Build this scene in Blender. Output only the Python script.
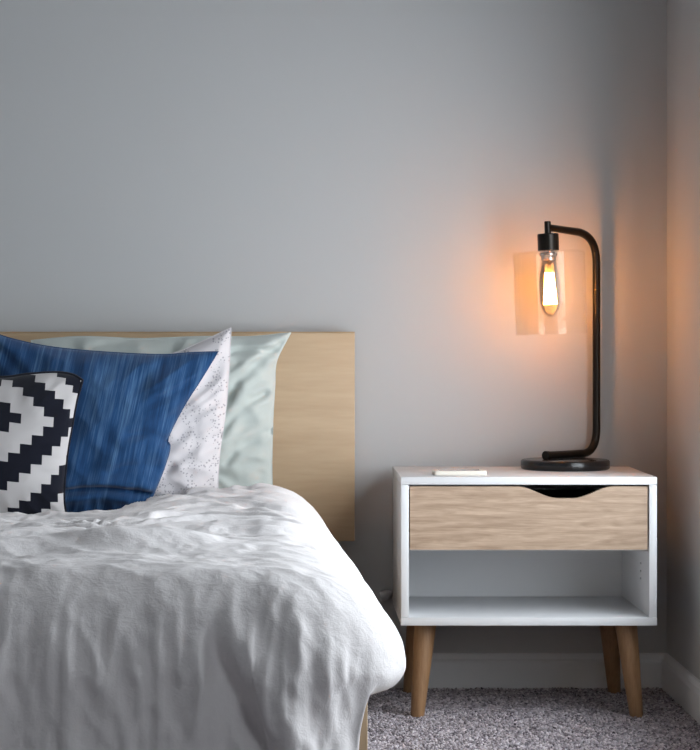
import bpy, bmesh, math, random
import numpy as np
from mathutils import Vector, Matrix, Quaternion

for o in list(bpy.data.objects):
    bpy.data.objects.remove(o, do_unlink=True)
scene = bpy.context.scene
COL = scene.collection
random.seed(7)
RNG = np.random.default_rng(7)

# ------------------------------------------------------------------ camera
F_PX = 2200.0          # focal length in pixels of the 700x750 frame
VPX, VPY = 294.0, 340.0
CAM_D, CAM_H = 4.72, 0.749      # distance to the back wall (y = 0), lens height
cd = bpy.data.cameras.new('camera')
cam = bpy.data.objects.new('camera', cd)
COL.objects.link(cam)
cam.location = (0, -CAM_D, CAM_H)
cam.rotation_euler = (math.pi / 2, 0, 0)
cd.sensor_fit = 'VERTICAL'
cd.sensor_height = 36.0
cd.lens = F_PX * 36.0 / 750.0
cd.shift_x = (350 - VPX) / 750.0
cd.shift_y = -(375 - VPY) / 750.0
cd.clip_start = 0.05
scene.camera = cam

# ------------------------------------------------------------------ world and exposure
w = bpy.data.worlds.new('overcast_sky')
scene.world = w
w.use_nodes = True
bg = w.node_tree.nodes['Background']
bg.inputs['Color'].default_value = (0.875, 0.945, 1.0, 1)
bg.inputs['Strength'].default_value = 9.3
scene.view_settings.view_transform = 'Standard'
scene.view_settings.look = 'None'
scene.view_settings.gamma = 1.0
scene.view_settings.use_curve_mapping = False
scene.view_settings.exposure = 0.0

# room
XR, XL, YF, ZC = 0.80, -2.9, -5.6, 2.55
WT = 0.22                                   # wall thickness
W1 = (-2.16, -0.48, 0.31, 1.34)             # window in the right wall: y0, y1, z0, z1
W_FILL = (-4.15, -3.20, 0.50, 1.34)             # window added in the right wall beside the camera to light the duvet front


def portal(loc, rot, sx, sy):
    l = bpy.data.lights.new('window_portal', 'AREA')
    l.shape = 'RECTANGLE'
    l.size, l.size_y = sx, sy
    l.cycles.is_portal = True
    o = bpy.data.objects.new('window_portal', l)
    COL.objects.link(o)
    o.location = loc
    o.rotation_euler = rot
    return o


portal((XR + WT, (W1[0] + W1[1]) / 2, (W1[2] + W1[3]) / 2), (0, math.radians(90), 0), W1[3] - W1[2], W1[1] - W1[0])
portal((XR + WT, (W_FILL[0] + W_FILL[1]) / 2, (W_FILL[2] + W_FILL[3]) / 2), (0, math.radians(90), 0), W_FILL[3] - W_FILL[2], W_FILL[1] - W_FILL[0])


# ------------------------------------------------------------------ helpers
def at(px, py, y):
    """world point on the plane at depth y that the photograph shows at (px, py)"""
    d = y + CAM_D
    return Vector(((px - VPX) * d / F_PX, y, CAM_H - (py - VPY) * d / F_PX))


def lin(r, g, b):
    f = lambda c: (c / 255 / 12.92) if c / 255 <= 0.04045 else ((c / 255 + 0.055) / 1.055) ** 2.4
    return (f(r), f(g), f(b), 1.0)


def link(o, parent=None):
    COL.objects.link(o)
    if parent is not None:
        o.parent = parent
    return o


def tag(o, label=None, cat=None, group=None, kind=None):
    for k, v in (('label', label), ('category', cat), ('group', group), ('kind', kind)):
        if v:
            o[k] = v
    return o


def empty(name, loc, label, cat, group=None):
    o = bpy.data.objects.new(name, None)
    o.empty_display_size = 0.05
    o.location = loc
    link(o)
    return tag(o, label, cat, group)


def obj(name, bm, mat, parent=None, smooth=False, autosmooth=None):
    """bmesh in world coordinates -> one object (kept in world place under its parent)"""
    me = bpy.data.meshes.new(name)
    bmesh.ops.recalc_face_normals(bm, faces=bm.faces)
    bm.to_mesh(me)
    bm.free()
    me.materials.append(mat)
    if smooth:
        for p in me.polygons:
            p.use_smooth = True
    if autosmooth:
        me.set_sharp_from_angle(angle=math.radians(autosmooth))
    o = bpy.data.objects.new(name, me)
    link(o)
    if parent is not None:
        o.parent = parent
        # only top-level empties are displaced; every part keeps world coordinates
        m = Matrix.Translation(parent.location) if parent.parent is None else Matrix.Identity(4)
        o.matrix_parent_inverse = m.inverted()
    return o


def box(bm, x0, x1, y0, y1, z0, z1, bevel=0.0, seg=2):
    vs = [bm.verts.new((x, y, z)) for x in (x0, x1) for y in (y0, y1) for z in (z0, z1)]
    fs = []
    for idx in ((0, 1, 3, 2), (4, 6, 7, 5), (0, 4, 5, 1), (2, 3, 7, 6), (0, 2, 6, 4), (1, 5, 7, 3)):
        fs.append(bm.faces.new([vs[i] for i in idx]))
    if bevel:
        es = list({e for f in fs for e in f.edges})
        bmesh.ops.bevel(bm, geom=es, offset=bevel, segments=seg, affect='EDGES', profile=0.5)
    return bm


def bxo(name, mat, parent, *a, bevel=0.0, seg=2):
    bm = bmesh.new()
    box(bm, *a, bevel=bevel, seg=seg)
    return obj(name, bm, mat, parent, smooth=bevel > 0, autosmooth=35 if bevel else None)


def tube(bm, pts, radii, n=16, cap=True):
    """swept round tube along pts"""
    pts = [Vector(p) for p in pts]
    if not hasattr(radii, '__len__'):
        radii = [radii] * len(pts)
    rings = []
    t0 = (pts[1] - pts[0]).normalized()
    ref = Vector((0, 0, 1)) if abs(t0.z) < 0.9 else Vector((1, 0, 0))
    nrm = t0.cross(ref).normalized()
    for i, p in enumerate(pts):
        if i == 0:
            t = t0
        elif i == len(pts) - 1:
            t = (pts[i] - pts[i - 1]).normalized()
        else:
            t = ((pts[i] - pts[i - 1]).normalized() + (pts[i + 1] - pts[i]).normalized()).normalized()
        nrm = (nrm - t * nrm.dot(t)).normalized()
        b = t.cross(nrm)
        rings.append([bm.verts.new(p + (nrm * math.cos(2 * math.pi * k / n) + b * math.sin(2 * math.pi * k / n)) * radii[i]) for k in range(n)])
    for a, c in zip(rings, rings[1:]):
        for k in range(n):
            bm.faces.new((a[k], a[(k + 1) % n], c[(k + 1) % n], c[k]))
    if cap:
        bm.faces.new(rings[0][::-1])
        bm.faces.new(rings[-1])
    return bm


def lathe(bm, prof, centre, n=48, closed=False, mat4=None):
    """revolve (r, z) profile about the vertical through centre"""
    c = Vector(centre)
    rings = []
    for r, z in prof:
        if r < 1e-6:
            rings.append([bm.verts.new(c + Vector((0, 0, z)))])
        else:
            rings.append([bm.verts.new(c + Vector((r * math.cos(2 * math.pi * k / n), r * math.sin(2 * math.pi * k / n), z))) for k in range(n)])
    seq = list(zip(rings, rings[1:]))
    if closed:
        seq.append((rings[-1], rings[0]))
    for a, b in seq:
        for k in range(n):
            k2 = (k + 1) % n
            if len(a) == 1 and len(b) == 1:
                continue
            if len(a) == 1:
                bm.faces.new((a[0], b[k], b[k2]))
            elif len(b) == 1:
                bm.faces.new((a[k], b[0], a[k2]))
            else:
                bm.faces.new((a[k], b[k], b[k2], a[k2]))
    return bm


def bez(p0, p1, p2, n=10):
    return [p0 * (1 - t) ** 2 + p1 * 2 * t * (1 - t) + p2 * t * t for t in [i / n for i in range(n + 1)]]


# numpy gradient noise -------------------------------------------------
_perm = RNG.permutation(256)
_perm = np.concatenate([_perm, _perm, _perm])
_grad = RNG.normal(size=(256, 3))
_grad /= np.linalg.norm(_grad, axis=1)[:, None]


def pnoise(x, y, z=0.0):
    x, y, z = np.broadcast_arrays(np.asarray(x, float), np.asarray(y, float), np.asarray(z, float))
    xi, yi, zi = np.floor(x).astype(int), np.floor(y).astype(int), np.floor(z).astype(int)
    xf, yf, zf = x - xi, y - yi, z - zi
    fade = lambda t: t * t * t * (t * (t * 6 - 15) + 10)
    u, v, s = fade(xf), fade(yf), fade(zf)
    res = 0.0
    for dx in (0, 1):
        for dy in (0, 1):
            for dz in (0, 1):
                h = _perm[_perm[_perm[(xi + dx) & 255] + ((yi + dy) & 255)] + ((zi + dz) & 255)]
                g = _grad[h]
                d = g[..., 0] * (xf - dx) + g[..., 1] * (yf - dy) + g[..., 2] * (zf - dz)
                res = res + d * np.where(dx, u, 1 - u) * np.where(dy, v, 1 - v) * np.where(dz, s, 1 - s)
    return res * 1.6


def ridge(x, y, z=0.0):
    return 1 - np.abs(pnoise(x, y, z)) * 2.0


def sstep(a, b, x):
    t = np.clip((x - a) / (b - a), 0, 1)
    return t * t * (3 - 2 * t)


# ------------------------------------------------------------------ materials
def new_mat(name):
    m = bpy.data.materials.new(name)
    m.use_nodes = True
    nt = m.node_tree
    return m, nt, nt.nodes['Principled BSDF'], nt.nodes, nt.links


def simple(name, col, rough=0.5, metal=0.0, spec=0.5, bump=None):
    m, nt, p, N, L = new_mat(name)
    p.inputs['Base Color'].default_value = col
    p.inputs['Roughness'].default_value = rough
    p.inputs['Metallic'].default_value = metal
    p.inputs['Specular IOR Level'].default_value = spec
    if bump:
        sc, st, dist = bump
        tc = N.new('ShaderNodeTexCoord')
        n = N.new('ShaderNodeTexNoise')
        n.inputs['Scale'].default_value = sc
        n.inputs['Detail'].default_value = 4
        b = N.new('ShaderNodeBump')
        b.inputs['Strength'].default_value = st
        b.inputs['Distance'].default_value = dist
        L.new(tc.outputs['Object'], n.inputs['Vector'])
        L.new(n.outputs['Fac'], b.inputs['Height'])
        L.new(b.outputs['Normal'], p.inputs['Normal'])
    return m


def wood(name, c_dark, c_light, along='X', scale=6.0, stretch=14.0, rough=0.5, contrast=(0.3, 0.75), rings=0.0, fine=0.35):
    """grain runs along the given object axis"""
    m, nt, p, N, L = new_mat(name)
    tc = N.new('ShaderNodeTexCoord')
    mp = N.new('ShaderNodeMapping')
    s = [scale * stretch / 6] * 3
    s['XYZ'.index(along)] = scale / 6
    mp.inputs['Scale'].default_value = s
    L.new(tc.outputs['Object'], mp.inputs['Vector'])
    n1 = N.new('ShaderNodeTexNoise')
    n1.inputs['Scale'].default_value = 3.0
    n1.inputs['Detail'].default_value = 6
    n1.inputs['Roughness'].default_value = 0.62
    n1.inputs['Distortion'].default_value = 0.6 + rings
    L.new(mp.outputs['Vector'], n1.inputs['Vector'])
    n2 = N.new('ShaderNodeTexNoise')
    n2.inputs['Scale'].default_value = 16.0
    n2.inputs['Detail'].default_value = 3
    L.new(mp.outputs['Vector'], n2.inputs['Vector'])
    mx = N.new('ShaderNodeMix')
    mx.inputs['Factor'].default_value = fine
    L.new(n1.outputs['Fac'], mx.inputs[2])
    L.new(n2.outputs['Fac'], mx.inputs[3])
    fac = mx.outputs[0]
    if rings:
        # cathedral figure: stretched growth rings about an off-centre heart, broken up by noise
        mr = N.new('ShaderNodeMapping')
        mr.inputs['Location'].default_value = (-0.62 * 0.11, 0, -0.315)
        mr.inputs['Scale'].default_value = (0.11, 1.0, 1.0)
        L.new(tc.outputs['Object'], mr.inputs['Vector'])
        wv = N.new('ShaderNodeTexWave')
        wv.wave_type = 'RINGS'
        wv.rings_direction = 'Y'
        wv.inputs['Scale'].default_value = 17.0
        wv.inputs['Distortion'].default_value = 5.0
        wv.inputs['Detail'].default_value = 3.0
        wv.inputs['Detail Scale'].default_value = 2.2
        L.new(mr.outputs['Vector'], wv.inputs['Vector'])
        m3 = N.new('ShaderNodeMix')
        m3.inputs['Factor'].default_value = 0.09
        L.new(mx.outputs[0], m3.inputs[2])
        L.new(wv.outputs['Fac'], m3.inputs[3])
        fac = m3.outputs[0]
    r = N.new('ShaderNodeValToRGB')
    r.color_ramp.elements[0].position = contrast[0]
    r.color_ramp.elements[0].color = c_dark
    r.color_ramp.elements[1].position = contrast[1]
    r.color_ramp.elements[1].color = c_light
    L.new(fac, r.inputs['Fac'])
    L.new(r.outputs['Color'], p.inputs['Base Color'])
    p.inputs['Roughness'].default_value = rough
    b = N.new('ShaderNodeBump')
    b.inputs['Strength'].default_value = 0.12
    b.inputs['Distance'].default_value = 0.001
    L.new(mx.outputs[0], b.inputs['Height'])
    L.new(b.outputs['Normal'], p.inputs['Normal'])
    return m


def thin_glass(name, tint=(1, 1, 1, 1), refl=0.10, edge=0.75):
    """thin clear glass: see-through with a view-angle reflection"""
    m, nt, p, N, L = new_mat(name)
    N.remove(p)
    out = N['Material Output']
    t = N.new('ShaderNodeBsdfTransparent')
    t.inputs['Color'].default_value = tint
    g = N.new('ShaderNodeBsdfGlossy')
    g.inputs['Roughness'].default_value = 0.03
    g.inputs['Color'].default_value = (0.9, 0.9, 0.9, 1)
    lw = N.new('ShaderNodeLayerWeight')
    lw.inputs['Blend'].default_value = 0.5
    mr = N.new('ShaderNodeMapRange')
    mr.inputs['To Min'].default_value = refl * 0.3
    mr.inputs['To Max'].default_value = edge
    pw = N.new('ShaderNodeMath')          # Schlick-like rise toward grazing
    pw.operation = 'POWER'
    pw.inputs[1].default_value = 4.0
    L.new(lw.outputs['Facing'], pw.inputs[0])
    L.new(pw.outputs[0], mr.inputs['Value'])
    mx = N.new('ShaderNodeMixShader')
    L.new(mr.outputs[0], mx.inputs['Fac'])
    L.new(t.outputs[0], mx.inputs[1])
    L.new(g.outputs[0], mx.inputs[2])
    L.new(mx.outputs[0], out.inputs['Surface'])
    return m


def fabric(name, col, rough=0.95, weave=900, wst=0.25, wrinkle=0.0, wscale=18.0, sheen=0.2, colvar=0.06):
    m, nt, p, N, L = new_mat(name)
    p.inputs['Roughness'].default_value = rough
    p.inputs['Specular IOR Level'].default_value = 0.15
    p.inputs['Sheen Weight'].default_value = sheen
    tc = N.new('ShaderNodeTexCoord')
    n = N.new('ShaderNodeTexNoise')
    n.inputs['Scale'].default_value = weave
    n.inputs['Detail'].default_value = 2
    L.new(tc.outputs['Object'], n.inputs['Vector'])
    n2 = N.new('ShaderNodeTexNoise')
    n2.inputs['Scale'].default_value = wscale
    n2.inputs['Detail'].default_value = 7
    n2.inputs['Roughness'].default_value = 0.6
    n2.inputs['Distortion'].default_value = 0.3
    L.new(tc.outputs['Object'], n2.inputs['Vector'])
    mx = N.new('ShaderNodeMix')
    mx.data_type = 'RGBA'
    mx.inputs[6].default_value = tuple(c * (1 - colvar) for c in col[:3]) + (1,)
    mx.inputs[7].default_value = tuple(min(1, c * (1 + colvar)) for c in col[:3]) + (1,)
    L.new(n.outputs['Fac'], mx.inputs['Factor'])
    L.new(mx.outputs[2], p.inputs['Base Color'])
    b1 = N.new('ShaderNodeBump')
    b1.inputs['Strength'].default_value = wst
    b1.inputs['Distance'].default_value = 0.0006
    L.new(n.outputs['Fac'], b1.inputs['Height'])
    b2 = N.new('ShaderNodeBump')
    b2.inputs['Strength'].default_value = wrinkle
    b2.inputs['Distance'].default_value = 0.012
    L.new(n2.outputs['Fac'], b2.inputs['Height'])
    L.new(b1.outputs['Normal'], b2.inputs['Normal'])
    L.new(b2.outputs['Normal'], p.inputs['Normal'])
    return m, nt, p, N, L, mx


M = {}
M['wall'] = simple('grey_wall_paint', (0.485, 0.490, 0.495, 1), 0.75, bump=(260, 0.08, 0.0006))
M['ceiling'] = simple('white_ceiling_paint', (0.66, 0.66, 0.66, 1), 0.85)
M['trim'] = simple('grey_white_trim_paint', (0.74, 0.75, 0.77, 1), 0.45)
M['frame'] = simple('white_window_paint', (0.8, 0.8, 0.8, 1), 0.4)
M['glass'] = thin_glass('window_glass', refl=0.1, edge=0.8)
M['white'] = simple('white_lacquer', (0.73, 0.735, 0.75, 1), 0.38)
M['dark_inside'] = simple('near_black_drawer_box', (0.02, 0.02, 0.022, 1), 0.7)  # near-black colour for the drawer box behind the finger pull
M['sonoma'] = wood('sonoma_oak', lin(136, 111, 90), lin(196, 171, 148), 'X', scale=12, stretch=12, contrast=(0.27, 0.72), rings=1.2)
M['oak_leg'] = wood('stained_oak', lin(122, 88, 58), lin(168, 130, 94), 'Z', scale=14, stretch=8, rough=0.45)
M['birch'] = wood('birch_veneer', lin(178, 152, 120), lin(193, 168, 136), 'X', scale=5, stretch=9, contrast=(0.3, 0.7), rough=0.5)
M['birch_edge'] = wood('birch_edge_band', lin(176, 142, 98), lin(198, 166, 122), 'X', scale=5, stretch=9, rough=0.5)
M['bronze'] = simple('dark_bronze_metal', (0.022, 0.018, 0.015, 1), 0.34, metal=0.75)
M['black_base'] = simple('black_marbled_base', (0.012, 0.011, 0.012, 1), 0.22)
M['shade'] = thin_glass('lamp_shade_glass', tint=(1, 1, 1, 1), refl=0.06, edge=0.35)
M['bulbglass'] = thin_glass('bulb_glass', tint=(1.0, 0.96, 0.9, 1), refl=0.05, edge=0.25)
M['silver'] = simple('nickel_collar', (0.55, 0.53, 0.5, 1), 0.25, metal=1.0)
M['phone'] = simple('white_phone_shell', lin(236, 228, 216), 0.35)
M['screen'] = simple('pale_phone_glass', lin(226, 216, 210), 0.12)
M['plug'] = simple('grey_plug_plastic', (0.5, 0.5, 0.52, 1), 0.5)
M['mattress'] = fabric('mattress_ticking', (0.72, 0.71, 0.7, 1))[0]

m, nt, p, N, L = new_mat('glowing_filament')
p.inputs['Base Color'].default_value = (1, 0.6, 0.3, 1)
p.inputs['Emission Color'].default_value = (1.0, 0.40, 0.085, 1)
p.inputs['Emission Strength'].default_value = 100.0
M['filament'] = m

# linen duvet
M['duvet'], *_ = fabric('white_linen', (0.79, 0.755, 0.755, 1), weave=700, wst=0.3, wrinkle=0.22, wscale=48, sheen=0.1, colvar=0.04)
M['mint'], *_ = fabric('pale_mint_cotton', lin(190, 197, 193), weave=900, wst=0.15, wrinkle=0.10, wscale=12)


# indigo slub fabric: light streaks along v
def blue_mat():
    m, nt, p, N, L, mx = fabric('indigo_slub_fabric', (0.02, 0.07, 0.17, 1), weave=900, wst=0.3, wrinkle=0.06, wscale=14)
    uv = N.new('ShaderNodeUVMap')
    uv.uv_map = 'UVMap'
    mp = N.new('ShaderNodeMapping')
    mp.inputs['Scale'].default_value = (330, 13, 1)
    rot = N.new('ShaderNodeMapping')
    rot.inputs['Rotation'].default_value = (0, 0, math.radians(11))
    L.new(uv.outputs['UV'], rot.inputs['Vector'])
    L.new(rot.outputs['Vector'], mp.inputs['Vector'])
    n = N.new('ShaderNodeTexNoise')
    n.inputs['Scale'].default_value = 1.0
    n.inputs['Detail'].default_value = 5
    n.inputs['Roughness'].default_value = 0.65
    L.new(mp.outputs['Vector'], n.inputs['Vector'])
    mp2 = N.new('ShaderNodeMapping')
    mp2.inputs['Scale'].default_value = (55, 5, 1)
    L.new(rot.outputs['Vector'], mp2.inputs['Vector'])
    n2 = N.new('ShaderNodeTexNoise')
    n2.inputs['Scale'].default_value = 1.0
    n2.inputs['Detail'].default_value = 2
    L.new(mp2.outputs['Vector'], n2.inputs['Vector'])
    ad = N.new('ShaderNodeMix')
    ad.inputs['Factor'].default_value = 0.45
    L.new(n.outputs['Fac'], ad.inputs[2])
    L.new(n2.outputs['Fac'], ad.inputs[3])
    r = N.new('ShaderNodeValToRGB')
    e = r.color_ramp.elements
    e[0].position, e[0].color = 0.30, lin(18, 44, 78)
    e[1].position, e[1].color = 0.74, lin(92, 126, 162)
    k = e.new(0.50)
    k.color = lin(32, 68, 110)
    L.new(ad.outputs[0], r.inputs['Fac'])
    L.new(r.outputs['Color'], p.inputs['Base Color'])
    return m


def kilim_mat():
    """stepped concentric diamonds, UV counted in knots (one unit = one step)"""
    m, nt, p, N, L, mx = fabric('black_white_kilim', (0.7, 0.7, 0.68, 1), weave=600, wst=0.5, wrinkle=0.05, wscale=20)
    uv = N.new('ShaderNodeUVMap')
    uv.uv_map = 'UVMap'
    sep = N.new('ShaderNodeSeparateXYZ')
    L.new(uv.outputs['UV'], sep.inputs[0])

    def math_(op, a, b=None):
        n = N.new('ShaderNodeMath')
        n.operation = op
        for i, v in enumerate((a, b)):
            if v is None:
                continue
            if isinstance(v, (int, float)):
                n.inputs[i].default_value = v
            else:
                L.new(v, n.inputs[i])
        return n.outputs[0]
    i = math_('ABSOLUTE', math_('ROUND', sep.outputs[0]))
    j = math_('ABSOLUTE', math_('ROUND', sep.outputs[1]))
    l = math_('ADD', i, j)
    band = math_('FLOOR', math_('DIVIDE', math_('ADD', l, 1.0), 3.0))
    odd = math_('MODULO', band, 2.0)
    fac = math_('GREATER_THAN', odd, 0.5)
    mix = N.new('ShaderNodeMix')
    mix.data_type = 'RGBA'
    mix.inputs[6].default_value = lin(20, 22, 34)
    mix.inputs[7].default_value = lin(194, 190, 190)
    L.new(fac, mix.inputs['Factor'])
    L.new(mix.outputs[2], p.inputs['Base Color'])
    return m


def dotted_mat():
    """off-white cotton with scattered small grey stamped motifs"""
    m, nt, p, N, L, mx = fabric('white_dotted_cotton', lin(212, 207, 209), weave=900, wst=0.15, wrinkle=0.10, wscale=14)
    uv = N.new('ShaderNodeUVMap')
    uv.uv_map = 'UVMap'
    v = N.new('ShaderNodeTexVoronoi')
    v.inputs['Scale'].default_value = 190
    v.inputs['Randomness'].default_value = 0.75
    L.new(uv.outputs['UV'], v.inputs['Vector'])
    dot = N.new('ShaderNodeMath')
    dot.operation = 'LESS_THAN'
    dot.inputs[1].default_value = 0.36
    L.new(v.outputs['Distance'], dot.inputs[0])
    # motif patches: diamonds on a lattice
    ck = N.new('ShaderNodeTexVoronoi')
    ck.distance = 'MANHATTAN'
    ck.inputs['Scale'].default_value = 19
    ck.inputs['Randomness'].default_value = 0.12
    L.new(uv.outputs['UV'], ck.inputs['Vector'])
    lt = N.new('ShaderNodeMath')
    lt.operation = 'LESS_THAN'
    lt.inputs[1].default_value = 0.62
    L.new(ck.outputs['Distance'], lt.inputs[0])
    mu = N.new('ShaderNodeMath')
    mu.operation = 'MULTIPLY'
    L.new(dot.outputs[0], mu.inputs[0])
    L.new(lt.outputs[0], mu.inputs[1])
    m2 = N.new('ShaderNodeMath')
    m2.operation = 'MULTIPLY'
    m2.inputs[1].default_value = 0.55
    L.new(mu.outputs[0], m2.inputs[0])
    mix = N.new('ShaderNodeMix')
    mix.data_type = 'RGBA'
    mix.inputs[7].default_value = lin(120, 116, 124)
    L.new(mx.outputs[2], mix.inputs[6])
    L.new(m2.outputs[0], mix.inputs['Factor'])
    L.new(mix.outputs[2], p.inputs['Base Color'])
    return m


def carpet_mats():
    m, nt, p, N, L = new_mat('grey_carpet_backing')
    tc = N.new('ShaderNodeTexCoord')
    n = N.new('ShaderNodeTexNoise')
    n.inputs['Scale'].default_value = 190
    n.inputs['Detail'].default_value = 3
    L.new(tc.outputs['Object'], n.inputs['Vector'])
    r = N.new('ShaderNodeValToRGB')
    e = r.color_ramp.elements
    e[0].position, e[0].color = 0.32, lin(74, 68, 72)
    e[1].position, e[1].color = 0.68, lin(166, 158, 162)
    L.new(n.outputs['Fac'], r.inputs['Fac'])
    L.new(r.outputs['Color'], p.inputs['Base Color'])
    b = N.new('ShaderNodeBump')
    b.inputs['Strength'].default_value = 0.6
    b.inputs['Distance'].default_value = 0.006
    L.new(n.outputs['Fac'], b.inputs['Height'])
    L.new(b.outputs['Normal'], p.inputs['Normal'])
    p.inputs['Roughness'].default_value = 1.0
    p.inputs['Specular IOR Level'].default_value = 0.05
    m2, nt, p, N, L = new_mat('grey_carpet_yarn')
    a = N.new('ShaderNodeAttribute')
    a.attribute_name = 'yarn'
    L.new(a.outputs['Color'], p.inputs['Base Color'])
    p.inputs['Roughness'].default_value = 1.0
    p.inputs['Specular IOR Level'].default_value = 0.05
    return m, m2


M['blue'] = blue_mat()
M['kilim'] = kilim_mat()
M['dotted'] = dotted_mat()
M['piping'] = fabric('dark_piping', lin(24, 26, 36))[0]
M['carpet'], M['yarn'] = carpet_mats()


# ------------------------------------------------------------------ room shell
def struct(name, bm, mat):
    return tag(obj(name, bm, mat), kind='structure')


bm = bmesh.new()
box(bm, XL - WT, XR + WT, YF - WT, WT, -0.12, 0.0)
floor = struct('floor', bm, M['carpet'])
bm = bmesh.new()
box(bm, XL - WT, XR + WT, YF - WT, WT, ZC, ZC + 0.12)
struct('ceiling', bm, M['ceiling'])
bm = bmesh.new()
box(bm, XL - WT, XR + WT, 0.0, WT, 0.0, ZC)
struct('wall_back', bm, M['wall'])
bm = bmesh.new()
box(bm, XL - WT, XL, YF, 0.0, 0.0, ZC)
struct('wall_left', bm, M['wall'])
bm = bmesh.new()
box(bm, XR, XR + WT, YF, W_FILL[0], 0, ZC)
box(bm, XR, XR + WT, W_FILL[1], W1[0], 0, ZC)
box(bm, XR, XR + WT, W1[1], 0.0, 0, ZC)
for wy0, wy1, wz0, wz1 in (W1, W_FILL):
    box(bm, XR, XR + WT, wy0, wy1, 0, wz0)
    box(bm, XR, XR + WT, wy0, wy1, wz1, ZC)
struct('wall_right', bm, M['wall'])
bm = bmesh.new()
box(bm, XL - WT, XR + WT, YF - WT, YF, 0, ZC)
struct('wall_front', bm, M['wall'])


def window(name, w):
    """sash window: frame, one meeting rail, panes and sill"""
    a0, a1, z0, z1 = w
    zm = (z0 + z1) / 2
    t = 0.045
    def bb(bm, p0, p1, q0, q1, d0, d1):
        box(bm, XR + d0, XR + d1, p0, p1, q0, q1)
    bm = bmesh.new()
    bb(bm, a0, a0 + t, z0, z1, 0.08, 0.14)
    bb(bm, a1 - t, a1, z0, z1, 0.08, 0.14)
    bb(bm, a0 + t, a1 - t, z0, z0 + t, 0.08, 0.14)
    bb(bm, a0 + t, a1 - t, z1 - t, z1, 0.08, 0.14)
    bb(bm, a0 + t, a1 - t, zm - 0.02, zm + 0.02, 0.085, 0.135)
    root = struct(name, bm, M['frame'])
    for q0, q1 in ((z0 + t, zm - 0.02), (zm + 0.02, z1 - t)):
        bm = bmesh.new()
        bb(bm, a0 + t, a1 - t, q0, q1, 0.108, 0.112)
        obj('pane', bm, M['glass'], root)
    bm = bmesh.new()
    bb(bm, a0, a1, z0 - 0.025, z0 - 0.0005, -0.008, -0.0005)
    obj('window_sill', bm, M['frame'], root)
    return root


window('window_1', W1)
window('fill_window', W_FILL)  # added out of view as fill light for the foot of the bed


def baseboard(name, along, lo, hi):
    """moulded skirting: profile (depth, z)"""
    prof = [(0, 0.0), (0.014, 0.0), (0.014, 0.058), (0.0125, 0.062), (0.0085, 0.066), (0.007, 0.072), (0.005, 0.0765), (0, 0.078)]
    bm = bmesh.new()
    ends = []
    for t in (lo, hi):
        vs = []
        for dp, z in prof:
            if along == 'X':
                vs.append(bm.verts.new((t - (dp if t == hi else 0), -dp, z)))
            else:
                vs.append(bm.verts.new((XR - dp, t - (dp if t == hi else 0), z)))
        ends.append(vs)
    n = len(prof)
    for k in range(n):
        bm.faces.new((ends[0][k], ends[0][(k + 1) % n], ends[1][(k + 1) % n], ends[1][k]))
    bm.faces.new(ends[0])
    bm.faces.new(ends[1])
    return struct(name, bm, M['trim'])


baseboard('baseboard_back', 'X', XL, XR)
baseboard('baseboard_right', 'Y', YF, 0.0)


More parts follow.
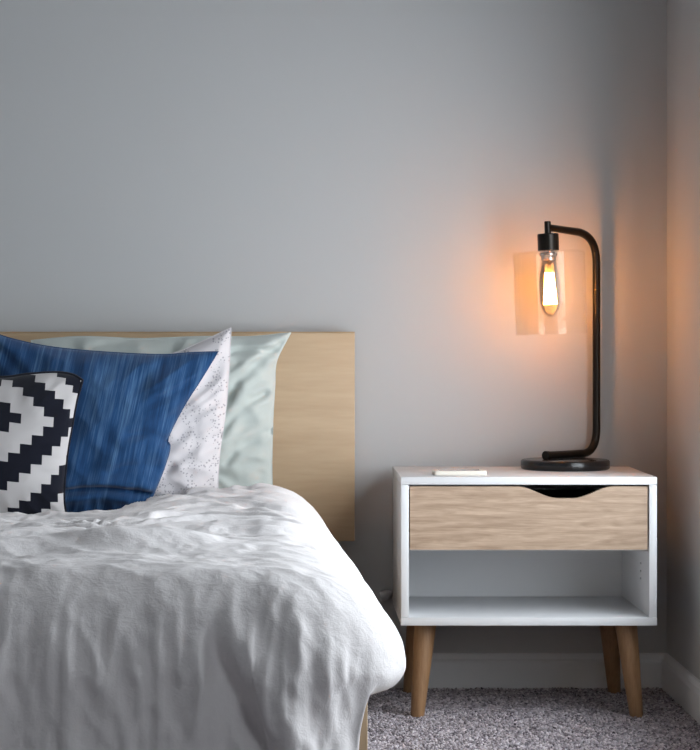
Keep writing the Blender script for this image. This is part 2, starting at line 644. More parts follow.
# carpet pile where it is close enough to read
def carpet_pile():
    xs = np.arange(-0.35, XR - 0.012, 0.0046)
    ys = np.arange(-2.9, -0.012, 0.0050)
    gx, gy = np.meshgrid(xs, ys)
    gx = gx.ravel() + RNG.uniform(-0.002, 0.002, gx.size)
    gy = gy.ravel() + RNG.uniform(-0.002, 0.002, gy.size)
    keep = (gy > -1.1) | (gx > 0.02)         # the pile is pressed flat under the nightstand feet
    for lx in (0.2440, 0.6790):
        for ly in (-0.362, -0.060):
            keep &= np.hypot(gx - lx, gy - ly) > 0.0155
    gx, gy = gx[keep], gy[keep]
    n = gx.size
    h = RNG.uniform(0.0035, 0.0070, n) * (1 + 0.25 * pnoise(gx * 14, gy * 14))
    ang = RNG.uniform(0, 2 * math.pi, n)
    r = RNG.uniform(0.0022, 0.0034, n)
    lx = RNG.normal(0, 0.0028, n) + 0.002 * pnoise(gx * 9, gy * 9, 3.3)
    ly = RNG.normal(0, 0.0028, n)
    V = np.zeros((n, 7, 3))
    for k in range(3):
        a = ang + k * 2.0944
        V[:, k] = np.stack([gx + r * np.cos(a), gy + r * np.sin(a), np.zeros(n)], 1)
        V[:, 3 + k] = np.stack([gx + 0.5 * lx + 1.1 * r * np.cos(a), gy + 0.5 * ly + 1.1 * r * np.sin(a), h * 0.7], 1)
    V[:, 6] = np.stack([gx + lx, gy + ly, h], 1)
    V[..., 0] = np.minimum(V[..., 0], XR - 0.0145)
    V[..., 1] = np.minimum(V[..., 1], -0.0145)
    base = np.arange(n)[:, None] * 7
    tri = []
    for k in range(3):
        k2 = (k + 1) % 3
        tri += [[k, k2, 3 + k2], [k, 3 + k2, 3 + k], [3 + k, 3 + k2, 6]]
    T = (base[:, None] + np.array(tri)[None]).reshape(-1, 3)
    me = bpy.data.meshes.new('carpet_pile')
    me.vertices.add(n * 7)
    me.vertices.foreach_set('co', V.reshape(-1))
    me.loops.add(T.size)
    me.loops.foreach_set('vertex_index', T.reshape(-1))
    me.polygons.add(len(T))
    me.polygons.foreach_set('loop_start', np.arange(len(T)) * 3)
    me.polygons.foreach_set('loop_total', np.full(len(T), 3))
    me.update(calc_edges=True)
    me.validate()
    t = np.clip(0.60 + 0.36 * pnoise(gx * 120, gy * 90) + 0.16 * pnoise(gx * 38, gy * 30, 7.1) + RNG.normal(0, 0.20, n), 0, 1)
    c0, c1 = np.array(lin(78, 71, 78)[:3]), np.array(lin(216, 207, 212)[:3])
    C = c0[None] + (c1 - c0)[None] * (t ** 1.3)[:, None]
    warm = RNG.uniform(-1, 1, n)[:, None] * np.array([0.03, 0.0, -0.02])[None]
    C = np.clip(C * (1 + warm), 0, 1)
    at_ = me.color_attributes.new('yarn', 'FLOAT_COLOR', 'POINT')
    CC = np.ones((n * 7, 4))
    CC[:, :3] = np.repeat(C, 7, axis=0)
    at_.data.foreach_set('color', CC.reshape(-1))
    me.materials.append(M['yarn'])
    o = link(bpy.data.objects.new('carpet_pile', me), floor)
    o['kind'] = 'stuff'
    return o


carpet_pile()


# ------------------------------------------------------------------ bed
BX0, BX1 = -1.36, 0.092          # frame
BYF = -1.97                      # foot end
bed = empty('bed_frame', ((BX0 + BX1) / 2, -1.0, 0.0), 'light birch veneer bed frame with a flat plain headboard', 'bed')
hb = bxo('headboard', M['birch'], bed, -1.40, 0.129, -0.052, -0.022, 0.322, 0.764, bevel=0.0015)
bxo('edge_band', M['birch_edge'], hb, -1.40, 0.129, -0.0535, -0.0205, 0.7645, 0.7665)
for s in (0.129 - 0.12, -1.40 + 0.07):
    bxo('headboard_post', M['birch'], bed, s - 0.05, s, -0.0215, -0.015, 0.02, 0.60)
bxo('side_rail', M['birch'], bed, BX1 - 0.028, BX1, BYF + 0.03, -0.055, 0.12, 0.30, bevel=0.002)
bxo('side_rail', M['birch'], bed, BX0, BX0 + 0.028, BYF + 0.03, -0.055, 0.12, 0.30, bevel=0.002)
bxo('foot_rail', M['birch'], bed, BX0, BX1, BYF, BYF + 0.028, 0.12, 0.30, bevel=0.002)
bxo('head_rail', M['birch'], bed, BX0 + 0.03, BX1 - 0.03, -0.10, -0.056, 0.12, 0.30, bevel=0.002)
for lx in (BX0 + 0.030, BX1 - 0.080):
    for ly in (BYF + 0.031, -0.17):
        bxo('leg', M['birch'], bed, lx, lx + 0.05, ly, ly + 0.05, 0.0, 0.29, bevel=0.002)
for k in range(14):
    y = -0.22 - k * 0.122
    bxo('slat', M['birch_edge'], bed, BX0 + 0.03, BX1 - 0.03, y - 0.035, y + 0.035, 0.185, 0.20)

mat_bm = bmesh.new()
box(mat_bm, BX0 + 0.035, BX1 - 0.035, BYF + 0.035, -0.104, 0.201, 0.392, bevel=0.035, seg=4)
tag(obj('mattress', mat_bm, M['mattress'], smooth=True), 'white mattress on the birch bed frame under the duvet', 'mattress')


# ------------------------------------------------------------------ duvet
def duvet():
    yi = -1.925                                   # start of the roll over the foot end
    XLEFT = -1.30

    def fy(y):                                   # 0 at the head, 1 at the foot
        return np.clip((-y - 0.35) / 1.5, 0, 1)

    def yhead(x):
        return -0.72 + 0.39 * sstep(-0.36, -0.18, x)

    def xi(y):
        return -0.062 + 0.014 * fy(y)

    def rx(y):
        return 0.130 + 0.058 * fy(y)

    def ztop(x, y):
        f = fy(y)
        z = 0.437 + 0.026 * sstep(0.25, 0.95, f)
        z = z + (0.034 * sstep(-0.55, -0.12, x) - 0.020) * (1 - f) ** 1.3
        yc = -1.66 + 0.05 * pnoise(x * 3.0, 0.4) + 0.03 * pnoise(x * 9.0, 2.4)
        lump = 0.75 + 0.9 * pnoise(x * 4.3, 5.1)
        z = z + 0.032 * np.exp(-((y - yc) / 0.042) ** 2) * np.clip(lump, 0.45, 1.4) * sstep(-0.02, -0.25, x)
        z = z - 0.026 * np.exp(-((y - yc - 0.12) / 0.07) ** 2) * sstep(0.0, -0.3, x)
        z = z + 0.010 * pnoise(x * 3.5, y * 3.5, 1.7)
        return z

    # perimeter: right side from head to foot, round the corner, along the foot to the left
    cols = []
    side_n, cor_n = 280, 60
    ysd = np.linspace(0, 1, side_n)
    rows_q, rows_t = 36, 64                      # quarter roll, tail
    pts = []
    y0 = float(yhead(np.array(0.0)))
    foot_x = np.concatenate([np.arange(float(xi(np.array(yi))), -0.80, -0.005), np.arange(-0.80, XLEFT, -0.02), [XLEFT]])
    per = []
    for t in ysd:
        per.append((0, y0 + (yi - y0) * t))
    for k in range(1, cor_n):
        per.append((1, k / cor_n * math.pi / 2))
    for x in foot_x:
        per.append((2, x))
    P = np.zeros((len(per), rows_q + rows_t + 1, 3))
    for a, (kind, v) in enumerate(per):
        if kind == 0:
            y = v
            cx, cy, phi = float(xi(np.array(y))), y, 0.0
        elif kind == 1:
            phi = v
            cx, cy, y = float(xi(np.array(yi))), yi, yi
        else:
            phi = math.pi / 2
            cx, cy, y = v, yi, yi
        n = np.array([math.cos(phi), -math.sin(phi)])
        r_s, r_f = float(rx(np.array(y))), 0.112
        r = r_s + (r_f - r_s) * (phi / (math.pi / 2)) ** 0.8
        zt = float(ztop(np.array(cx), np.array(cy)))
        f = float(fy(np.array(y)))
        zc_side = 0.338 - 0.004 * f
        zc = zc_side + (0.33 - zc_side) * phi / (math.pi / 2)
        rz = zt - zc
        th = np.linspace(0, math.pi / 2, rows_q + 1)
        out = r * np.sin(th) ** 0.97
        z = zc + rz * np.cos(th)
        wdrop = float(sstep(math.radians(20), math.radians(32), np.array(phi)))
        tt = np.linspace(0, 1, rows_t + 1)[1:]
        # curl under, back in toward the mattress edge
        ang = tt * math.radians(112)
        drop = 0.034
        oc = r - (1 - np.cos(ang)) * 0.05
        zcurl = zc - np.sin(np.minimum(ang, math.pi / 2)) * drop + np.maximum(ang - math.pi / 2, 0) * 0.012
        # long hang
        zlow = 0.05
        od = r - 0.017 * float(sstep(1.25, 0.75, np.array(phi))) * np.sin(np.minimum(tt * 4, 1) * math.pi / 2) + 0.008 * tt
        zd = zc - tt * (zc - zlow)
        ot = oc * (1 - wdrop) + od * wdrop
        zt_ = zcurl * (1 - wdrop) + zd * wdrop
        oo = np.concatenate([out, ot])
        zz = np.concatenate([z, zt_])
        P[a, :, 0] = cx + oo * n[0]
        P[a, :, 1] = cy + oo * n[1]
        P[a, :, 2] = zz
    verts = [P.reshape(-1, 3)]
    nr = rows_q + rows_t + 1
    faces = []
    idx = np.arange(P.shape[0] * nr).reshape(P.shape[0], nr)
    q = np.stack([idx[:-1, :-1], idx[1:, :-1], idx[1:, 1:], idx[:-1, 1:]], -1).reshape(-1, 4)
    faces.append(q)
    off = P.shape[0] * nr
    # top sheet; columns share foot_x, rows share side ys at the right border
    X0 = foot_x                                   # from right to left at foot
    rowsG = side_n
    G = np.zeros((rowsG, len(X0), 3))
    for i, t in enumerate(ysd):
        yb = y0 + (yi - y0) * t
        xr = float(xi(np.array(yb)))
        x = X0 + (xr - X0[0]) * sstep(-0.6, X0[0], X0)
        yh = yhead(x)
        y = yh + (yi - yh) * t
        G[i, :, 0] = x
        G[i, :, 1] = y
        G[i, :, 2] = ztop(x, y)
    verts.append(G.reshape(-1, 3))
    idg = np.arange(G.shape[0] * G.shape[1]).reshape(G.shape[:2]) + off
    faces.append(np.stack([idg[:-1, :-1], idg[:-1, 1:], idg[1:, 1:], idg[1:, :-1]], -1).reshape(-1, 4))
    off += G.shape[0] * G.shape[1]
    # head roll: the sheet turns down to the mattress behind the head edge
    nh = 14
    Hh = np.zeros((nh + 1, len(X0), 3))
    edge = G[0]
    for k in range(nh + 1):
        th = k / nh * math.pi * 0.86
        Hh[k, :, 0] = edge[:, 0]
        Hh[k, :, 1] = edge[:, 1] + 0.024 * np.sin(th)
        Hh[k, :, 2] = edge[:, 2] - 0.021 * (1 - np.cos(th))
    verts.append(Hh.reshape(-1, 3))
    idh = np.arange(Hh.shape[0] * Hh.shape[1]).reshape(Hh.shape[:2]) + off
    faces.append(np.stack([idh[:-1, :-1], idh[1:, :-1], idh[1:, 1:], idh[:-1, 1:]], -1).reshape(-1, 4))
    off += Hh.shape[0] * Hh.shape[1]
    # same roll round the side strip's head end
    S = P[0]
    Hs = np.zeros((nh + 1, nr, 3))
    cxs, czs = S[0, 0], 0.36
    for k in range(nh + 1):
        th = k / nh * math.pi * 0.86
        Hs[k] = S
        Hs[k, :, 1] = S[:, 1] + 0.024 * math.sin(th)
        sh = 0.021 * (1 - math.cos(th))
        dirx = S[:, 0] - cxs
        dirz = S[:, 2] - czs
        ln = np.sqrt(dirx ** 2 + dirz ** 2) + 1e-6
        Hs[k, :, 0] = S[:, 0] - sh * dirx / ln
        Hs[k, :, 2] = S[:, 2] - sh * dirz / ln
    verts.append(Hs.reshape(-1, 3))
    ids = np.arange(Hs.shape[0] * nr).reshape(Hs.shape[:2]) + off
    faces.append(np.stack([ids[:-1, :-1], ids[:-1, 1:], ids[1:, 1:], ids[1:, :-1]], -1).reshape(-1, 4))
    V = np.concatenate(verts)
    Fq = np.concatenate(faces)
    bm = bmesh.new()
    bv = [bm.verts.new(v) for v in V]
    for f in Fq:
        bm.faces.new([bv[i] for i in f])
    bmesh.ops.remove_doubles(bm, verts=bm.verts, dist=0.0006)
    bmesh.ops.recalc_face_normals(bm, faces=bm.faces)
    me = bpy.data.meshes.new('duvet')
    bm.to_mesh(me)
    bm.free()
    n = len(me.vertices)
    co = np.zeros(n * 3)
    me.vertices.foreach_get('co', co)
    co = co.reshape(-1, 3)
    no = np.zeros(n * 3)
    me.vertices.foreach_get('normal', no)
    no = no.reshape(-1, 3)
    if no[np.argmax(co[:, 2]), 2] < 0:
        me.flip_normals()
        no = -no
    x, y, z = co.T
    wt = np.clip(no[:, 2], 0, 1) ** 1.5
    wf = np.clip(-no[:, 1], 0, 1) ** 1.2
    ws = np.clip(no[:, 0], 0, 1) ** 1.2
    wx, wy = 0.25 * pnoise(x * 4, y * 4, 9), 0.25 * pnoise(x * 4, y * 4, 21)
    low = sstep(0.455, 0.36, z)
    cre = lambda a, b, c, w=0.2: np.exp(-(pnoise(a, b, c) / w) ** 2) - 0.3
    gate = sstep(0.10, 0.055, x)
    # top: rumpled, creases mostly across the bed near the head, finer to the foot
    top = 0.0120 * (ridge(x * 3 + wx * 3, y * 11 + wy * 4, 0.3) - 0.5) * sstep(-1.75, -1.2, y)
    top += 0.0030 * (ridge(x * 11 + wx * 5, y * 14 + wy * 5, 4.3) - 0.5)
    top += 0.0014 * (ridge(x * 34, y * 34, 8.8) - 0.5)
    head = sstep(-1.75, -1.15, y)
    top += head * (0.0040 * cre(x * 4 + wx * 3, y * 8 + wy * 4, 41.0) + 0.0024 * cre(x * 6 + wx * 4, y * 15 + wy * 5, 43.0))
    top += 0.0022 * cre(x * 14 + wx * 4, y * 14 + wy * 4, 45.0)
    # foot end: upright gathers that fan out downwards
    fx = x + 0.10 * (0.44 - z) * (x + 0.25)
    front = low * (0.0120 * (ridge(fx * 17 + wx * 1.5, z * 2.6, 2.2) - 0.55) + 0.0075 * (ridge(fx * 36, z * 5.5, 6.1) - 0.5))
    front += 0.0024 * (ridge(x * 40, z * 26, 3.1) - 0.5) + 0.006 * pnoise(x * 6, z * 5, 12.0)
    front += low * (0.0050 * cre(fx * 13 + wx, z * 2.2, 31.0) + 0.0036 * cre(fx * 20 + 2 * wx, z * 3.5, 33.0) + 0.003 * cre(fx * 24 + z * 9, z * 9, 35.0))
    front = front * (0.25 + 0.75 * gate)
    # deep fold where the foot drop turns the corner
    gl = x - (-0.112 - 0.5 * (z - 0.397))
    fold = sstep(0.42, 0.34, z)
    front += gate * fold * (-0.028 * np.exp(-(gl / 0.017) ** 2) + 0.010 * np.exp(-((gl - 0.045) / 0.022) ** 2))
    # side: soft gathers
    side = low * 0.0035 * (ridge(y * 13, z * 4 + 0.3, 5.0) - 0.5) + 0.0014 * (ridge(y * 22 + z * 12, z * 16, 7.7) - 0.5)
    side += 0.004 * pnoise(y * 5, z * 5, 15.0)
    tot = wt + wf + ws + 1e-4
    d = (wt * top + wf * front + ws * side) / np.maximum(tot, 0.6)
    co = co + no * d[:, None]
    me.vertices.foreach_set('co', co.reshape(-1))
    me.update()
    for p in me.polygons:
        p.use_smooth = True
    me.materials.append(M['duvet'])
    o = link(bpy.data.objects.new('duvet', me))
    return tag(o, 'rumpled white linen duvet spread over the bed', 'duvet')


duvet()


# ------------------------------------------------------------------ pillows
def smooth_poly(pts, n):
    """Catmull-Rom through 2-D points, resampled to n+1"""
    pts = [np.array(p, float) for p in pts]
    P = [2 * pts[0] - pts[1]] + pts + [2 * pts[-1] - pts[-2]]
    out = []
    for i in range(len(pts) - 1):
        p0, p1, p2, p3 = P[i:i + 4]
        for k in range(24):
            t = k / 24
            out.append(0.5 * (2 * p1 + (p2 - p0) * t + (2 * p0 - 5 * p1 + 4 * p2 - p3) * t * t + (3 * p1 - p0 - 3 * p2 + p3) * t ** 3))
    out.append(pts[-1])
    out = np.array(out)
    s = np.concatenate([[0], np.cumsum(np.linalg.norm(np.diff(out, axis=0), axis=1))])
    tt = np.linspace(0, s[-1], n + 1)
    return np.stack([np.interp(tt, s, out[:, 0]), np.interp(tt, s, out[:, 1])], 1)


def pillow(name, mat, top, right, bottom, left, y_mid, lean, thick, z_ref, seed, wr=0.004, uvmode='m', full=2.2, label='', piping=None, creases=()):
    """outline as four edges seen square on, in metres (x, z); y_mid at z_ref, leaning back by lean"""
    n = 90
    T = smooth_poly(top, n)           # left -> right
    B = smooth_poly(bottom, n)        # left -> right
    Lf = smooth_poly(left, n)         # bottom -> top
    Rt = smooth_poly(right, n)        # bottom -> top
    u = np.linspace(0, 1, n + 1)
    # denser sampling is not needed at the rim: smooth shading carries it
    U, V = np.meshgrid(u, u, indexing='ij')
    C = ((1 - V)[..., None] * B[:, None] + V[..., None] * T[:, None] + (1 - U)[..., None] * Lf[None] + U[..., None] * Rt[None]
         - ((1 - U) * (1 - V))[..., None] * B[0] - (U * (1 - V))[..., None] * B[-1] - ((1 - U) * V)[..., None] * T[0] - (U * V)[..., None] * T[-1])
    a, b = 2 * U - 1, 2 * V - 1
    prof = np.clip(1 - np.abs(a) ** full, 0, 1) ** 0.62 * np.clip(1 - np.abs(b) ** full, 0, 1) ** 0.62
    x, z = C[..., 0], C[..., 1]
    edge = np.clip(np.minimum(1 - np.abs(a), 1 - np.abs(b)) / 0.10, 0, 1)
    ca, sa = math.cos(lean), math.sin(lean)

    def place(off):
        # off: distance in front (-y) of the mid plane, along its normal
        zz = z - z_ref
        return np.stack([x, y_mid + zz * sa - off * ca, z_ref + zz * ca - off * sa], -1)
    rad = np.arctan2(b, a)
    wrk = wr * (ridge(x * 9 + seed, z * 9, seed * 1.3) - 0.5) + 0.5 * wr * (ridge(x * 22, z * 22 + seed, seed) - 0.5)
    pull = wr * 1.2 * (ridge(rad * 5 + seed, 0.6 * np.hypot(a, b), seed * 2.1) - 0.5) * sstep(0.55, 1.0, np.hypot(a, b))
    rim = 0.0016 * edge
    offf = thick / 2 * prof + (wrk + pull) * edge + rim
    for (cx0, cz0, cx1, cz1, depth, width) in creases:
        p0, p1 = np.array([cx0, cz0]), np.array([cx1, cz1])
        dv = p1 - p0
        t = np.clip(((x - p0[0]) * dv[0] + (z - p0[1]) * dv[1]) / dv.dot(dv), 0, 1)
        bow = 0.012 * np.sin(t * math.pi)
        dist = np.hypot(x - p0[0] - t * dv[0], z - p0[1] - t * dv[1] - bow)
        sg = np.sign(z - p0[1] - t * dv[1] - bow)
        offf = offf - depth * np.exp(-(dist / width) ** 2) + 0.7 * depth * np.exp(-((dist - 2.2 * width) / (1.6 * width)) ** 2)
    offb = -(thick / 2 * prof * 0.9 + rim)
    front, back = place(offf), place(offb)
    Nn = (n + 1) ** 2
    me = bpy.data.meshes.new(name)
    idx = np.arange(Nn).reshape(n + 1, n + 1)
    qf = np.stack([idx[:-1, :-1], idx[1:, :-1], idx[1:, 1:], idx[:-1, 1:]], -1).reshape(-1, 4)
    qb = qf[:, ::-1] + Nn
    ring = np.concatenate([idx[:, 0], idx[-1, 1:], idx[-2::-1, -1], idx[0, -2:0:-1]])
    r2 = np.roll(ring, -1)
    qr = np.stack([ring + Nn, r2 + Nn, r2, ring], -1)
    me.from_pydata(np.concatenate([front.reshape(-1, 3), back.reshape(-1, 3)]).tolist(), [], np.concatenate([qf, qb, qr]).tolist())
    uvl = me.uv_layers.new(name='UVMap')
    # fabric coordinates follow the cloth (Coons plane), in metres
    uv = np.stack([x, z], -1)
    if uvmode != 'm':               # more cloth per metre where the pillow rolls to its rim
        uv = uv + 0.026 * np.stack([np.sign(a) * np.abs(a) ** 6, np.sign(b) * np.abs(b) ** 6], -1)
    uv = uv.reshape(-1, 2)
    uv = np.concatenate([uv, uv])
    if uvmode == 'm':
        uv = uv - uv.min(axis=0)
    else:
        cx, cz, sx, sz, shear = uvmode
        uv = np.stack([(uv[:, 0] - cx) / sx, (uv[:, 1] - cz + shear * (uv[:, 0] - cx)) / sz], 1)
    li = np.zeros(len(me.loops), int)
    me.loops.foreach_get('vertex_index', li)
    uvl.data.foreach_set('uv', uv[li].reshape(-1))
    for p in me.polygons:
        p.use_smooth = True
    me.materials.append(mat)
    o = link(bpy.data.objects.new(name, me))
    if label:
        tag(o, label, 'pillow')
    # seam or piping round the rim
    bm = bmesh.new()
    mid = place(np.zeros_like(x)).reshape(-1, 3)
    loop = [Vector(mid[i]) for i in ring[::2]]
    loop.append(loop[0])
    tube(bm, loop, piping[1] if piping else 0.0011, n=6, cap=False)
    bmesh.ops.remove_doubles(bm, verts=bm.verts, dist=1e-5)
    obj('piping' if piping else 'seam', bm, piping[0] if piping else mat, o, smooth=True)
    return o


def pp(pts, y):
    """edge points measured on the photograph -> (x, z) metres at depth y"""
    return [(lambda q: (q.x, q.z))(at(px, py, y)) for px, py in pts]


# pale mint pillow against the headboard
Y = -0.135
pillow('pillow', M['mint'],
       pp([(30, 340), (80, 336), (140, 338), (200, 336), (250, 336), (291, 332)], Y),
       pp([(274, 508), (272, 470), (273, 420), (275, 385), (277, 360), (291, 332)], Y),
       pp([(30, 508), (110, 510), (200, 510), (274, 508)], Y),
       pp([(30, 508), (36, 470), (36, 400), (30, 340)], Y),
       -0.142, math.radians(4), 0.110, 0.40, 1.7, wr=0.008,
       label='pale mint green pillow leaning flat against the birch headboard',
       creases=[(-0.15, 0.56, -0.06, 0.64, 0.009, 0.007), (-0.14, 0.63, -0.03, 0.74, 0.010, 0.008), (-0.14, 0.50, -0.045, 0.56, 0.007, 0.008), (-0.13, 0.725, -0.02, 0.715, 0.008, 0.007), (-0.42, 0.735, -0.20, 0.742, 0.006, 0.008)])
# white dotted pillow
Y = -0.25
pillow('pillow', M['dotted'],
       pp([(8, 356), (60, 364), (120, 362), (170, 353), (206, 338), (231, 326)], Y),
       pp([(226, 508), (219, 490), (220, 455), (226, 410), (229, 370), (231, 326)], Y),
       pp([(8, 512), (80, 514), (160, 513), (226, 508)], Y),
       pp([(8, 512), (14, 480), (14, 400), (8, 356)], Y),
       -0.284, math.radians(7), 0.115, 0.40, 3.1, wr=0.008,
       label='off-white pillow printed with small grey dotted motifs',
       creases=[(-0.26, 0.49, -0.14, 0.56, 0.006, 0.008)])
# indigo pillow
Y = -0.37
pillow('pillow', M['blue'],
       pp([(-12, 328), (12, 336), (50, 344), (100, 349), (160, 352), (190, 350), (218, 349)], Y),
       pp([(146, 518), (152, 500), (164, 470), (171, 446), (169, 436), (184, 405), (202, 376), (218, 349)], Y),
       pp([(-6, 518), (40, 519), (100, 519), (146, 518)], Y),
       pp([(-6, 518), (0, 480), (-2, 400), (-12, 328)], Y),
       -0.420, math.radians(10), 0.125, 0.40, 5.3, wr=0.006,
       label='indigo blue slub-woven pillow with faint light streaks',
       creases=[(-0.46, 0.462, -0.285, 0.452, 0.013, 0.007), (-0.32, 0.575, -0.25, 0.552, 0.007, 0.009), (-0.36, 0.50, -0.27, 0.50, 0.005, 0.010)])
# black and white kilim pillow
Y = -0.47
u0 = at(8.5, 407.5, Y)
sx = 11.2 * (Y + CAM_D) / F_PX
sz = 9.6 * (Y + CAM_D) / F_PX
pillow('pillow', M['kilim'],
       pp([(-78, 374), (-50, 371), (0, 374), (26, 371), (54, 369), (72, 371), (83, 377)], Y),
       pp([(72, 522), (67, 495), (69, 455), (74, 420), (78, 396), (83, 377)], Y),
       pp([(-74, 522), (0, 523), (72, 522)], Y),
       pp([(-74, 522), (-66, 480), (-68, 420), (-78, 374)], Y),
       -0.535, math.radians(12), 0.115, 0.40, 8.9, wr=0.003, uvmode=(u0.x, u0.z, sx, sz, 0.15),
       label='black and white pillow woven with stepped diamonds',
       piping=(M['piping'], 0.0028))


# ------------------------------------------------------------------ nightstand
NX0, NX1, NY0, NY1 = 0.210, 0.713, -0.400, -0.038
ZB, ZT = 0.188, 0.4798
PT = 0.0150
ns = empty('nightstand', ((NX0 + NX1) / 2, (NY0 + NY1) / 2, 0.0), 'white nightstand with oak drawer front and splayed wooden legs', 'nightstand')
bv = 0.0009
bxo('top_panel', M['white'], ns, NX0, NX1, NY0, NY1, ZT - PT, ZT, bevel=bv)
bxo('bottom_panel', M['white'], ns, NX0, NX1, NY0, NY1, ZB, ZB + PT + 0.001, bevel=bv)
for xa, nm in ((NX0, 'l'), (NX1 - PT - 0.0008, 'r')):
    bxo('side_panel', M['white'], ns, xa + 0.0004, xa + PT + 0.0006, NY0 + 0.0006, NY1, ZB + PT + 0.0014, ZT - PT - 0.0004, bevel=bv)
bxo('back_panel', M['white'], ns, NX0 + PT + 0.001, NX1 - PT - 0.001, NY1 - 0.012, NY1 - 0.004, ZB + PT + 0.0014, ZT - PT - 0.0004)
# drawer with scooped finger pull
dr = empty('drawer', (0, 0, 0), None, None)
dr.parent = ns
dr.matrix_parent_inverse = Matrix.Translation(ns.location).inverted()
DX0, DX1 = NX0 + PT + 0.0028, NX1 - PT - 0.0034
DZ0, DZ1 = 0.337, ZT - PT - 0.0036
cxm, half, dep = 0.5335, 0.096, 0.0235
prof = []
nsc = 40
for k in range(nsc + 1):
    x = cxm - half + 2 * half * k / nsc
    t = abs(x - cxm) / half
    # flat bottom, s-shaped shoulders
    s = 0.5 + 0.5 * math.cos(math.pi * min(1, max(0, (t - 0.14) / 0.86)))
    prof.append((x, DZ1 - dep * s))
bm = bmesh.new()
outline = [(DX0, DZ1)] + prof + [(DX1, DZ1)]
yf, yb = NY0 + 0.003, NY0 + 0.019
vf_t = [bm.verts.new((x, yf, z)) for x, z in outline]
vb_t = [bm.verts.new((x, yb, z)) for x, z in outline]
vf_b = [bm.verts.new((x, yf, DZ0)) for x, z in outline]
vb_b = [bm.verts.new((x, yb, DZ0)) for x, z in outline]
for k in range(len(outline) - 1):
    bm.faces.new((vf_b[k], vf_b[k + 1], vf_t[k + 1], vf_t[k]))
    bm.faces.new((vb_b[k], vb_t[k], vb_t[k + 1], vb_b[k + 1]))
    bm.faces.new((vf_t[k], vf_t[k + 1], vb_t[k + 1], vb_t[k]))
    bm.faces.new((vf_b[k], vb_b[k], vb_b[k + 1], vf_b[k + 1]))
bm.faces.new((vf_b[0], vf_t[0], vb_t[0], vb_b[0]))
bm.faces.new((vf_b[-1], vb_b[-1], vb_t[-1], vf_t[-1]))
obj('drawer_front', bm, M['sonoma'], dr)['label'] = 'oak drawer front with scooped finger pull'
bm = bmesh.new()
box(bm, DX0 + 0.012, DX0 + 0.024, yb + 0.0003, NY1 - 0.03, DZ0 + 0.012, DZ1 - 0.028)
box(bm, DX1 - 0.024, DX1 - 0.012, yb + 0.0003, NY1 - 0.03, DZ0 + 0.012, DZ1 - 0.028)
box(bm, DX0 + 0.024, DX1 - 0.024, NY1 - 0.042, NY1 - 0.03, DZ0 + 0.012, DZ1 - 0.028)
box(bm, DX0 + 0.024, DX1 - 0.024, yb + 0.0003, NY1 - 0.042, DZ0 + 0.004, DZ0 + 0.012)
obj('drawer_box', bm, M['dark_inside'], dr)
# shelf divider above the open niche, behind the drawer front
bxo('divider', M['white'], ns, NX0 + PT + 0.001, NX1 - PT - 0.001, NY0 + 0.021, NY1 - 0.013, DZ0 - 0.004, DZ0 + 0.003)
# splayed tapered legs
mx_ = (NX0 + NX1) / 2
for sx_ in (-1, 1):
    for yt, ybm in ((-0.335, -0.362), (-0.088, -0.060)):
        bm = bmesh.new()
        p0 = Vector((mx_ + sx_ * 0.1995, yt, ZB))
        p1 = Vector((mx_ + sx_ * 0.2175, ybm, 0.0))
        # rings kept level so the leg meets box and floor flat
        rings = []
        for t, r in ((0, 0.0225), (0.35, 0.0195), (0.7, 0.0162), (0.985, 0.0136), (1.0, 0.0128)):
            c = p0.lerp(p1, t)
            rings.append([bm.verts.new((c.x + r * math.cos(2 * math.pi * k / 28), c.y + r * math.sin(2 * math.pi * k / 28), c.z)) for k in range(28)])
        for A, B in zip(rings, rings[1:]):
            for k in range(28):
                bm.faces.new((A[k], A[(k + 1) % 28], B[(k + 1) % 28], B[k]))
        bm.faces.new(rings[0])
        bm.faces.new(rings[-1])
        obj('leg', bm, M['oak_leg'], ns, smooth=True, autosmooth=50)
# shelf peg holes in the right side
for z in (0.300, 0.285, 0.270):
    bm = bmesh.new()
    tube(bm, [(NX1 - PT - 0.0024, NY0 + 0.10, z), (NX1 - PT - 0.0006, NY0 + 0.10, z)], 0.0022, n=10)
    obj('peg_hole', bm, M['plug'], ns)


# ------------------------------------------------------------------ table lamp
LB = Vector((0.5655, -0.133, ZT))                 # base centre
lamp = empty('table_lamp', LB, 'dark bronze table lamp with glass cylinder shade and glowing filament bulb', 'lamp')
bm = bmesh.new()
R = 0.0925
lathe(bm, [(0, 0), (R - 0.004, 0), (R - 0.0015, 0.0015), (R, 0.004), (R, 0.0165), (R - 0.002, 0.0195), (R - 0.005, 0.0205), (0, 0.0205)], LB, 72)
obj('base', bm, M['black_base'], lamp, smooth=True, autosmooth=40)
zf = ZT + 0.0205 + 0.0085
PB = Vector((0.6450, -0.029, 0))                  # pole foot position in plan
e = Vector((-0.117, -0.116, 0)).normalized()      # from the pole toward the bulb
alen = 0.1655
zarm = 0.980
foot_end = PB + e * 0.170 + Vector((0, 0, zf))
r1 = 0.048
pts = [foot_end, PB + e * 0.10 + Vector((0, 0, zf))]
pts += bez(PB + e * r1 + Vector((0, 0, zf)), PB + Vector((0, 0, zf)), PB + Vector((0, 0, zf + r1 * 1.1)), 14)
pts += [PB + Vector((0, 0, 0.70)), PB + Vector((0, 0, 0.85))]
pts += bez(PB + Vector((0, 0, zarm - 0.068)), PB + Vector((0, 0, zarm - 0.010)), PB + e * 0.062 + Vector((0, 0, zarm - 0.003)), 16)
arm_end = PB + e * alen + Vector((0, 0, zarm + 0.003))
pts.append(arm_end)
split = 2 + 15 + 2
bm = bmesh.new()
tube(bm, pts[:split], 0.0084, n=24)
obj('pole', bm, M['bronze'], lamp, smooth=True, autosmooth=50)
bm = bmesh.new()
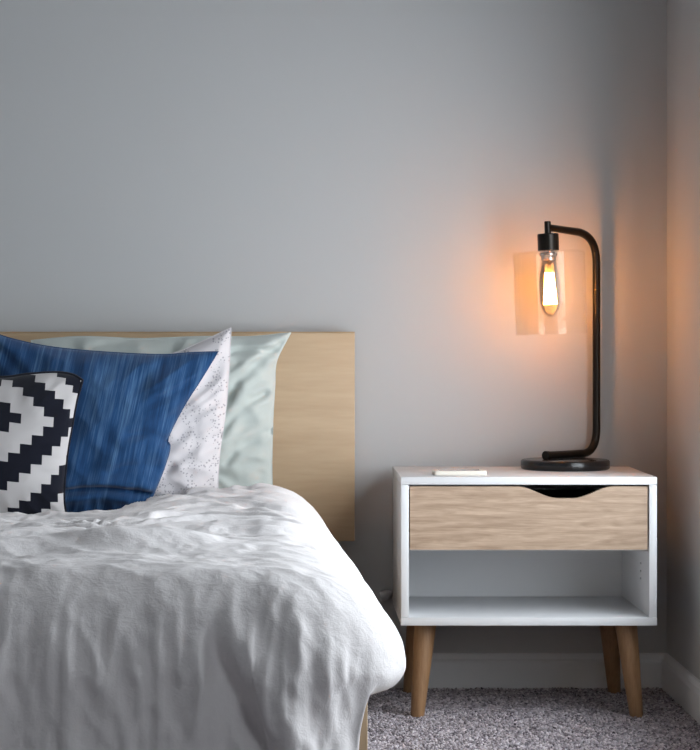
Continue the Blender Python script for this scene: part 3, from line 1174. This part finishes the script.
tube(bm, pts[split - 1:-1] + [arm_end], [0.0084] * (len(pts) - split) + [0.0072], n=24)
obj('arm', bm, M['bronze'], lamp, smooth=True, autosmooth=50)
bm = bmesh.new()
tube(bm, [foot_end + Vector((0.004, 0.004, 0)), foot_end + e * 0.003], 0.0096, n=24)
obj('end_cap', bm, M['bronze'], lamp, smooth=True, autosmooth=50)

# head assembly hangs from the arm end, turned by about two degrees
hang = Matrix.Translation(arm_end) @ Matrix.Rotation(math.radians(-2.0), 4, 'Y')


def head_part(name, prof, mat, parent, n=48, closed=False, smooth=40):
    bm = bmesh.new()
    lathe(bm, prof, (0, 0, 0), n, closed)
    bmesh.ops.transform(bm, matrix=hang, verts=bm.verts)
    return obj(name, bm, mat, parent, smooth=True, autosmooth=smooth)


head_part('finial', [(0, 0.013), (0.0058, 0.013), (0.0068, 0.012), (0.0068, -0.013), (0, -0.013)], M['bronze'], lamp, 24)
sock = head_part('socket', [(0, -0.0128), (0.0205, -0.0128), (0.0222, -0.0145), (0.0222, -0.0485), (0.0205, -0.049), (0, -0.049)], M['bronze'], lamp)
SR, ST, SH = 0.0745, -0.0495, -0.222
head_part('lamp_shade', [(0.012, ST), (SR - 0.004, ST), (SR - 0.001, ST - 0.001), (SR, ST - 0.004), (SR, SH), (SR - 0.0014, SH),
                         (SR - 0.0014, ST - 0.005), (SR - 0.005, ST - 0.0025), (0.012, ST - 0.0025)], M['shade'], lamp, 96, closed=True)['label'] = 'clear glass cylinder shade'
head_part('collar', [(0.0, -0.0525), (0.0168, -0.0525), (0.0185, -0.054), (0.0185, -0.058), (0.0165, -0.060), (0.0150, -0.063), (0.0150, -0.068), (0.0, -0.068)], M['silver'], lamp)
blb = head_part('bulb', [(0.0135, -0.0685), (0.0142, -0.076), (0.0165, -0.085), (0.0195, -0.097), (0.0215, -0.110), (0.0215, -0.150), (0.0200, -0.163),
                         (0.0160, -0.174), (0.0095, -0.181), (0.004, -0.1845), (0.0, -0.186)], M['bulbglass'], lamp, 40)
# squirrel-cage filament
bm = bmesh.new()
nf = 13
for k in range(nf):
    a0, a1 = 2 * math.pi * k / nf, 2 * math.pi * (k + 0.5) / nf
    tp, bt = -0.094, -0.160
    A = Vector((0.0085 * math.cos(a0), 0.0085 * math.sin(a0), tp))
    B = Vector((0.0135 * math.cos(a1), 0.0135 * math.sin(a1), bt))
    C2 = Vector((0.0085 * math.cos(a0 + 2 * math.pi / nf), 0.0085 * math.sin(a0 + 2 * math.pi / nf), tp))
    tube(bm, [A, B], 0.0011, n=5)
    tube(bm, [B, C2], 0.0011, n=5)
bmesh.ops.transform(bm, matrix=hang, verts=bm.verts)
obj('filament', bm, M['filament'], blb)['label'] = 'glowing orange filament'
bm = bmesh.new()
tube(bm, [(0, 0, -0.069), (0, 0, -0.105), (0, 0, -0.150)], [0.004, 0.0022, 0.0012], n=10)
bmesh.ops.transform(bm, matrix=hang, verts=bm.verts)
obj('stem', bm, M['bulbglass'], blb, smooth=True)
# cord: off the back of the base, down behind the nightstand to a plug by the skirting
bm = bmesh.new()
cpts = [Vector((0.545, -0.0185, ZT + 0.005)), Vector((0.542, -0.0055, ZT + 0.003)), Vector((0.540, -0.0048, ZT - 0.03)), Vector((0.50, -0.0048, 0.36)), Vector((0.40, -0.0048, 0.26)),
        Vector((0.30, -0.0048, 0.222)), Vector((0.225, -0.0055, 0.212)), Vector((0.206, -0.012, 0.208))]
cp = smooth_poly([(i, 0) for i in range(2)], 1)
tube(bm, cpts, 0.0028, n=10)
cord = obj('power_cord', bm, M['plug'], lamp, smooth=True)
bm = bmesh.new()
tube(bm, [(0.209, -0.013, 0.2085), (0.203, -0.014, 0.2065), (0.196, -0.0145, 0.2035), (0.186, -0.0135, 0.2005)], [0.004, 0.0085, 0.0115, 0.010], n=14)
obj('plug', bm, M['plug'], cord, smooth=True, autosmooth=50)

# ------------------------------------------------------------------ phone
bm = bmesh.new()
px0, px1, py0, py1, pz = 0.2775, 0.3835, -0.352, -0.290, ZT
box(bm, px0, px1, py0, py1, pz, pz + 0.0088)
vert_edges = [e_ for e_ in bm.edges if abs(e_.verts[0].co.z - e_.verts[1].co.z) > 0.005]
bmesh.ops.bevel(bm, geom=vert_edges, offset=0.008, segments=6, affect='EDGES', profile=0.5)
hor = [e_ for e_ in bm.edges if abs(e_.verts[0].co.z - e_.verts[1].co.z) < 1e-5]
bmesh.ops.bevel(bm, geom=hor, offset=0.0012, segments=2, affect='EDGES', profile=0.5)
ph = obj('phone', bm, M['phone'], smooth=True, autosmooth=40)
tag(ph, 'thin white phone lying flat on the nightstand beside the lamp', 'phone')
bm = bmesh.new()
box(bm, px0 + 0.012, px1 - 0.012, py0 + 0.003, py1 - 0.003, pz + 0.0088, pz + 0.0091)
obj('screen', bm, M['screen'], ph)
